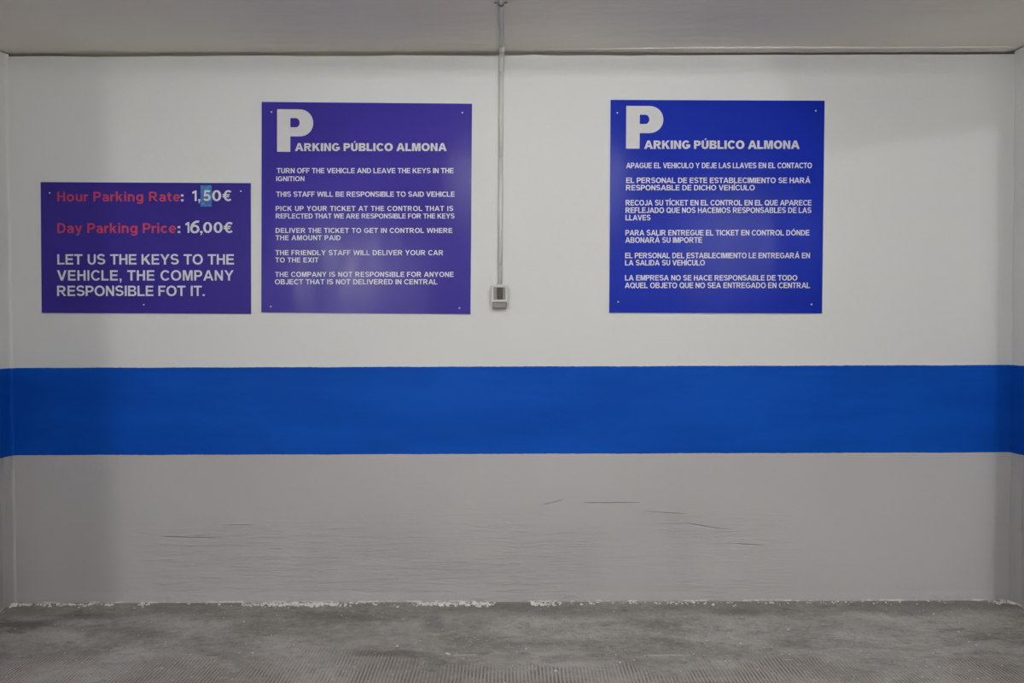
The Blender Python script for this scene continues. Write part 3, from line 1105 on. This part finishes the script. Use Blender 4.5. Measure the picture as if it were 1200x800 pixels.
def light_switch():
    c = on_wall(585.5, 344)
    x0, x1 = on_wall(576.3, 344).x, on_wall(594.8, 344).x
    zt, zm, zb = on_wall(585.5, 334.2).z, on_wall(585.5, 354.0).z, on_wall(585.5, 361.2).z
    root = empty('light_switch', ((x0 + x1) / 2, 0, zb), 'small grey surface mounted light switch at the lower end of the conduit', 'switch')
    w = (x1 - x0) / 2
    t, m = zt - zb, zm - zb
    build('back_box', B(-w * 0.90, w * 0.90, -0.040, -0.0005, 0.0, t - 0.002, bevel=0.003), M['box'], root)
    # cover: a rim around the rocker opening
    a, b = w * 0.75, w
    bt, bb = t - 0.011, m + 0.0095
    bm = bmesh.new()
    out = [(-b, m), (b, m), (b, t), (-b, t)]
    inn = [(-a, bb), (a, bb), (a, bt), (-a, bt)]
    yf, yb, yi = -0.050, -0.030, -0.040
    vo = [bm.verts.new((x, yf, z)) for x, z in out]
    vi = [bm.verts.new((x, yf, z)) for x, z in inn]
    vob = [bm.verts.new((x, yb, z)) for x, z in out]
    vib = [bm.verts.new((x, yi, z)) for x, z in inn]
    for k in range(4):
        q = (k + 1) % 4
        bm.faces.new((vo[k], vo[q], vi[q], vi[k]))
        bm.faces.new((vo[k], vob[k], vob[q], vo[q]))
        bm.faces.new((vi[k], vi[q], vib[q], vib[k]))
    es = [e for e in bm.edges if all(v in vo for v in e.verts)] + [e for e in bm.edges if (e.verts[0] in vo) != (e.verts[1] in vo) and (e.verts[0] in vob or e.verts[1] in vob)]
    bmesh.ops.bevel(bm, geom=es, offset=0.0025, segments=2, affect='EDGES')
    build('cover', bm, M['cover'], root)
    build('well', B(-a, a, -0.0405, -0.039, bb, bt), M['well'], root)
    # tilted rocker, its left part standing proud
    bm = bmesh.new()
    xa, xb = -a * 0.42, a * 0.55
    v = [bm.verts.new(q) for q in ((xa, -0.041, bb + 0.001), (xb, -0.041, bb + 0.001), (xb, -0.041, bt - 0.001), (xa, -0.041, bt - 0.001),
                                   (xa, -0.0465, bb + 0.001), (xb, -0.0465, bb + 0.001), (xb, -0.0525, bt - 0.002), (xa, -0.0525, bt - 0.002))]
    for f in ((0, 1, 2, 3), (4, 5, 6, 7), (0, 1, 5, 4), (1, 2, 6, 5), (2, 3, 7, 6), (3, 0, 4, 7)):
        bm.faces.new([v[i] for i in f])
    bmesh.ops.bevel(bm, geom=bm.edges[:], offset=0.0012, segments=2, affect='EDGES')
    rk = build('rocker', bm, M['dark'], root)
    rk['label'] = 'dark rocker'
    build('cable_gland', sweep(bmesh.new(), [(0, -0.0138, t + 0.006), (0, -0.0138, t + 0.004), (0, -0.0138, t - 0.004)], [0.0108, 0.0128, 0.0128], 18), M['collar'], root)
    return root


light_switch()


# ------------------------------------------------------------------ lamps of the car park and an added fill tube (above and behind the camera)
def tube_lamp(loc, mat, label):
    root = empty('fluorescent_lamp', loc, label, 'lamp', 'fluorescent battens over the bay')
    build('housing', B(-0.62, 0.62, -0.03, 0.03, -0.03, 0.0, bevel=0.004), M['lamp_body'], root)
    for sx in (-1, 1):
        build('end_cap', B(sx * 0.60 - 0.012, sx * 0.60 + 0.012, -0.018, 0.018, -0.072, -0.029, bevel=0.003), M['lamp_body'], root)
    build('tube', sweep(bmesh.new(), [(-0.588, 0, -0.053), (0.588, 0, -0.053)], 0.013, 14), mat, root, smooth=True)


def globe_lamp(loc, mat, label, tall=1.0):
    root = empty('bulkhead_lamp', loc, label, 'lamp', 'bulkhead lamps over the aisle')
    build('base', sweep(bmesh.new(), [(0, 0, 0), (0, 0, -0.03), (0, 0, -0.04)], [0.08, 0.08, 0.06], 24), M['lamp_body'], root, smooth=False)
    bm = bmesh.new()
    bmesh.ops.create_uvsphere(bm, u_segments=20, v_segments=12, radius=0.085)
    bmesh.ops.scale(bm, vec=(1, 1, tall), verts=bm.verts)
    bmesh.ops.translate(bm, vec=(0, 0, 0.005 - 0.085 * tall), verts=bm.verts)
    build('globe', bm, mat, root, smooth=True)


tube_lamp((0.20, -2.23, H), M['tube'], 'lit fluorescent batten on the ceiling, the one nearer the signs')
tube_lamp((0.24, -3.30, H), M['tube_fill'], 'added lit fill batten on the ceiling, the one nearer the aisle')  # extra tube, added to even out the light across the sign wall
globe_lamp((-2.73, -9.5, H), M['globe_l'], 'tall lit bulkhead lamp far down the aisle on the left', 3.6)
globe_lamp((2.73, -6.4, H), M['globe_r'], 'lit bulkhead lamp in the aisle on the right')


# ------------------------------------------------------------------ rubble on the floor
def chip(bm, p, sx, sy, sz, rnd):
    g = bmesh.ops.create_icosphere(bm, subdivisions=1, radius=1.0)
    a = rnd.uniform(0, math.pi)
    for v in g['verts']:
        k = rnd.uniform(0.65, 1.15)
        x, y, z = v.co.x * sx * k, v.co.y * sy * k, max(v.co.z, -0.35) * sz * k
        v.co = Vector((p.x + x * math.cos(a) - y * math.sin(a), p.y + x * math.sin(a) + y * math.cos(a), p.z + z + sz * 0.33))
    return bm


rnd = random.Random(11)
CH = 'plaster chips lying on the floor'
for px, py, w, d, h, mat, label in (
        (465.5, 757.0, 0.0085, 0.005, 0.004, 'crumb', 'white plaster chip with a thin tail of dust, below the middle sign'),
        (525.0, 766.0, 0.0150, 0.007, 0.004, 'crumb', 'largest flat white plaster flake on the floor, left of the switch line'),
        (512.5, 742.0, 0.0120, 0.006, 0.003, 'stone', 'grey flake behind the largest white flake'),
        (616.5, 760.0, 0.0045, 0.004, 0.003, 'crumb', 'tiny white chip at the far edge of the grooves, right below the switch'),
        (651.5, 786.0, 0.0100, 0.004, 0.003, 'crumb', 'narrow white chip lying in the floor grooves'),
        (726.5, 776.5, 0.0055, 0.004, 0.004, 'crumb', 'round white chip left of the long pale scrape'),
        (780.0, 721.5, 0.0160, 0.012, 0.009, 'stone', 'pale pebble close to the wall below the right sign'),
        (924.0, 738.0, 0.0075, 0.005, 0.005, 'crumb', 'white chip on bare concrete below the right edge of the blue sign'),
        (868.0, 754.0, 0.0060, 0.004, 0.004, 'crumb', 'white chip on bare concrete below the middle of the blue sign'),
        (286.0, 728.5, 0.0060, 0.004, 0.004, 'crumb', 'white chip near the wall below the price sign'),
        (296.0, 765.0, 0.0045, 0.004, 0.004, 'crumb', 'small white chip at the groove edge below the price sign'),
        (1094.0, 719.5, 0.0060, 0.004, 0.004, 'crumb', 'white chip near the wall towards the right corner')):
    p = on_floor(px, py)
    o = build('plaster_chip', chip(bmesh.new(), Vector((0, 0, 0)), w, d, h, rnd), M[mat])
    o.location = p
    tag(o, label, 'rubble', CH)

# loose plaster dust and crumbs along the foot of the wall: nobody could count them
bm = bmesh.new()
for x0, x1, n, big in ((0, 40, 60, 1.2), (40, 135, 90, 1.0), (165, 180, 22, 0.9), (285, 330, 60, 0.9), (318, 402, 150, 1.2), (400, 490, 50, 0.8), (490, 582, 170, 1.25),
                       (500, 520, 26, 0.8), (622, 652, 60, 1.1), (652, 740, 26, 0.8), (735, 865, 60, 0.8), (860, 960, 18, 0.8), (960, 1010, 20, 0.9),
                       (1010, 1150, 14, 0.7), (1155, 1200, 40, 1.0), (0, 1200, 60, 0.8)):
    for _ in range(n):
        px = rnd.uniform(x0, x1)
        p = on_wall(px, 706)
        d = abs(rnd.gauss(0.004, 0.018))
        xx = max(XL + 0.012, min(XR - 0.012, p.x))
        k = min(2.4, math.exp(rnd.gauss(-0.25, 0.5))) * big * 0.0042
        chip(bm, Vector((xx, -0.004 - k - d, 0)), k * rnd.uniform(1, 1.9), k, k * rnd.uniform(0.5, 1.0), rnd)
tag(build('plaster_crumbs', bm, M['crumb']), 'white plaster crumbs scattered along the foot of the wall', 'rubble', kind='stuff')

bm = bmesh.new()
for _ in range(420):
    px = rnd.uniform(5, 1195)
    py = 712 + 88 * rnd.random() ** 1.2
    p = on_floor(px, py)
    if p.x < XL + 0.03 or p.x > XR - 0.03:
        continue
    k = rnd.uniform(0.0010, 0.0028)
    chip(bm, p, k * rnd.uniform(1, 1.6), k, k * 0.6, rnd)
tag(build('grit', bm, M['crumb']), 'fine pale grit strewn thinly over the concrete floor', 'grit', kind='stuff')
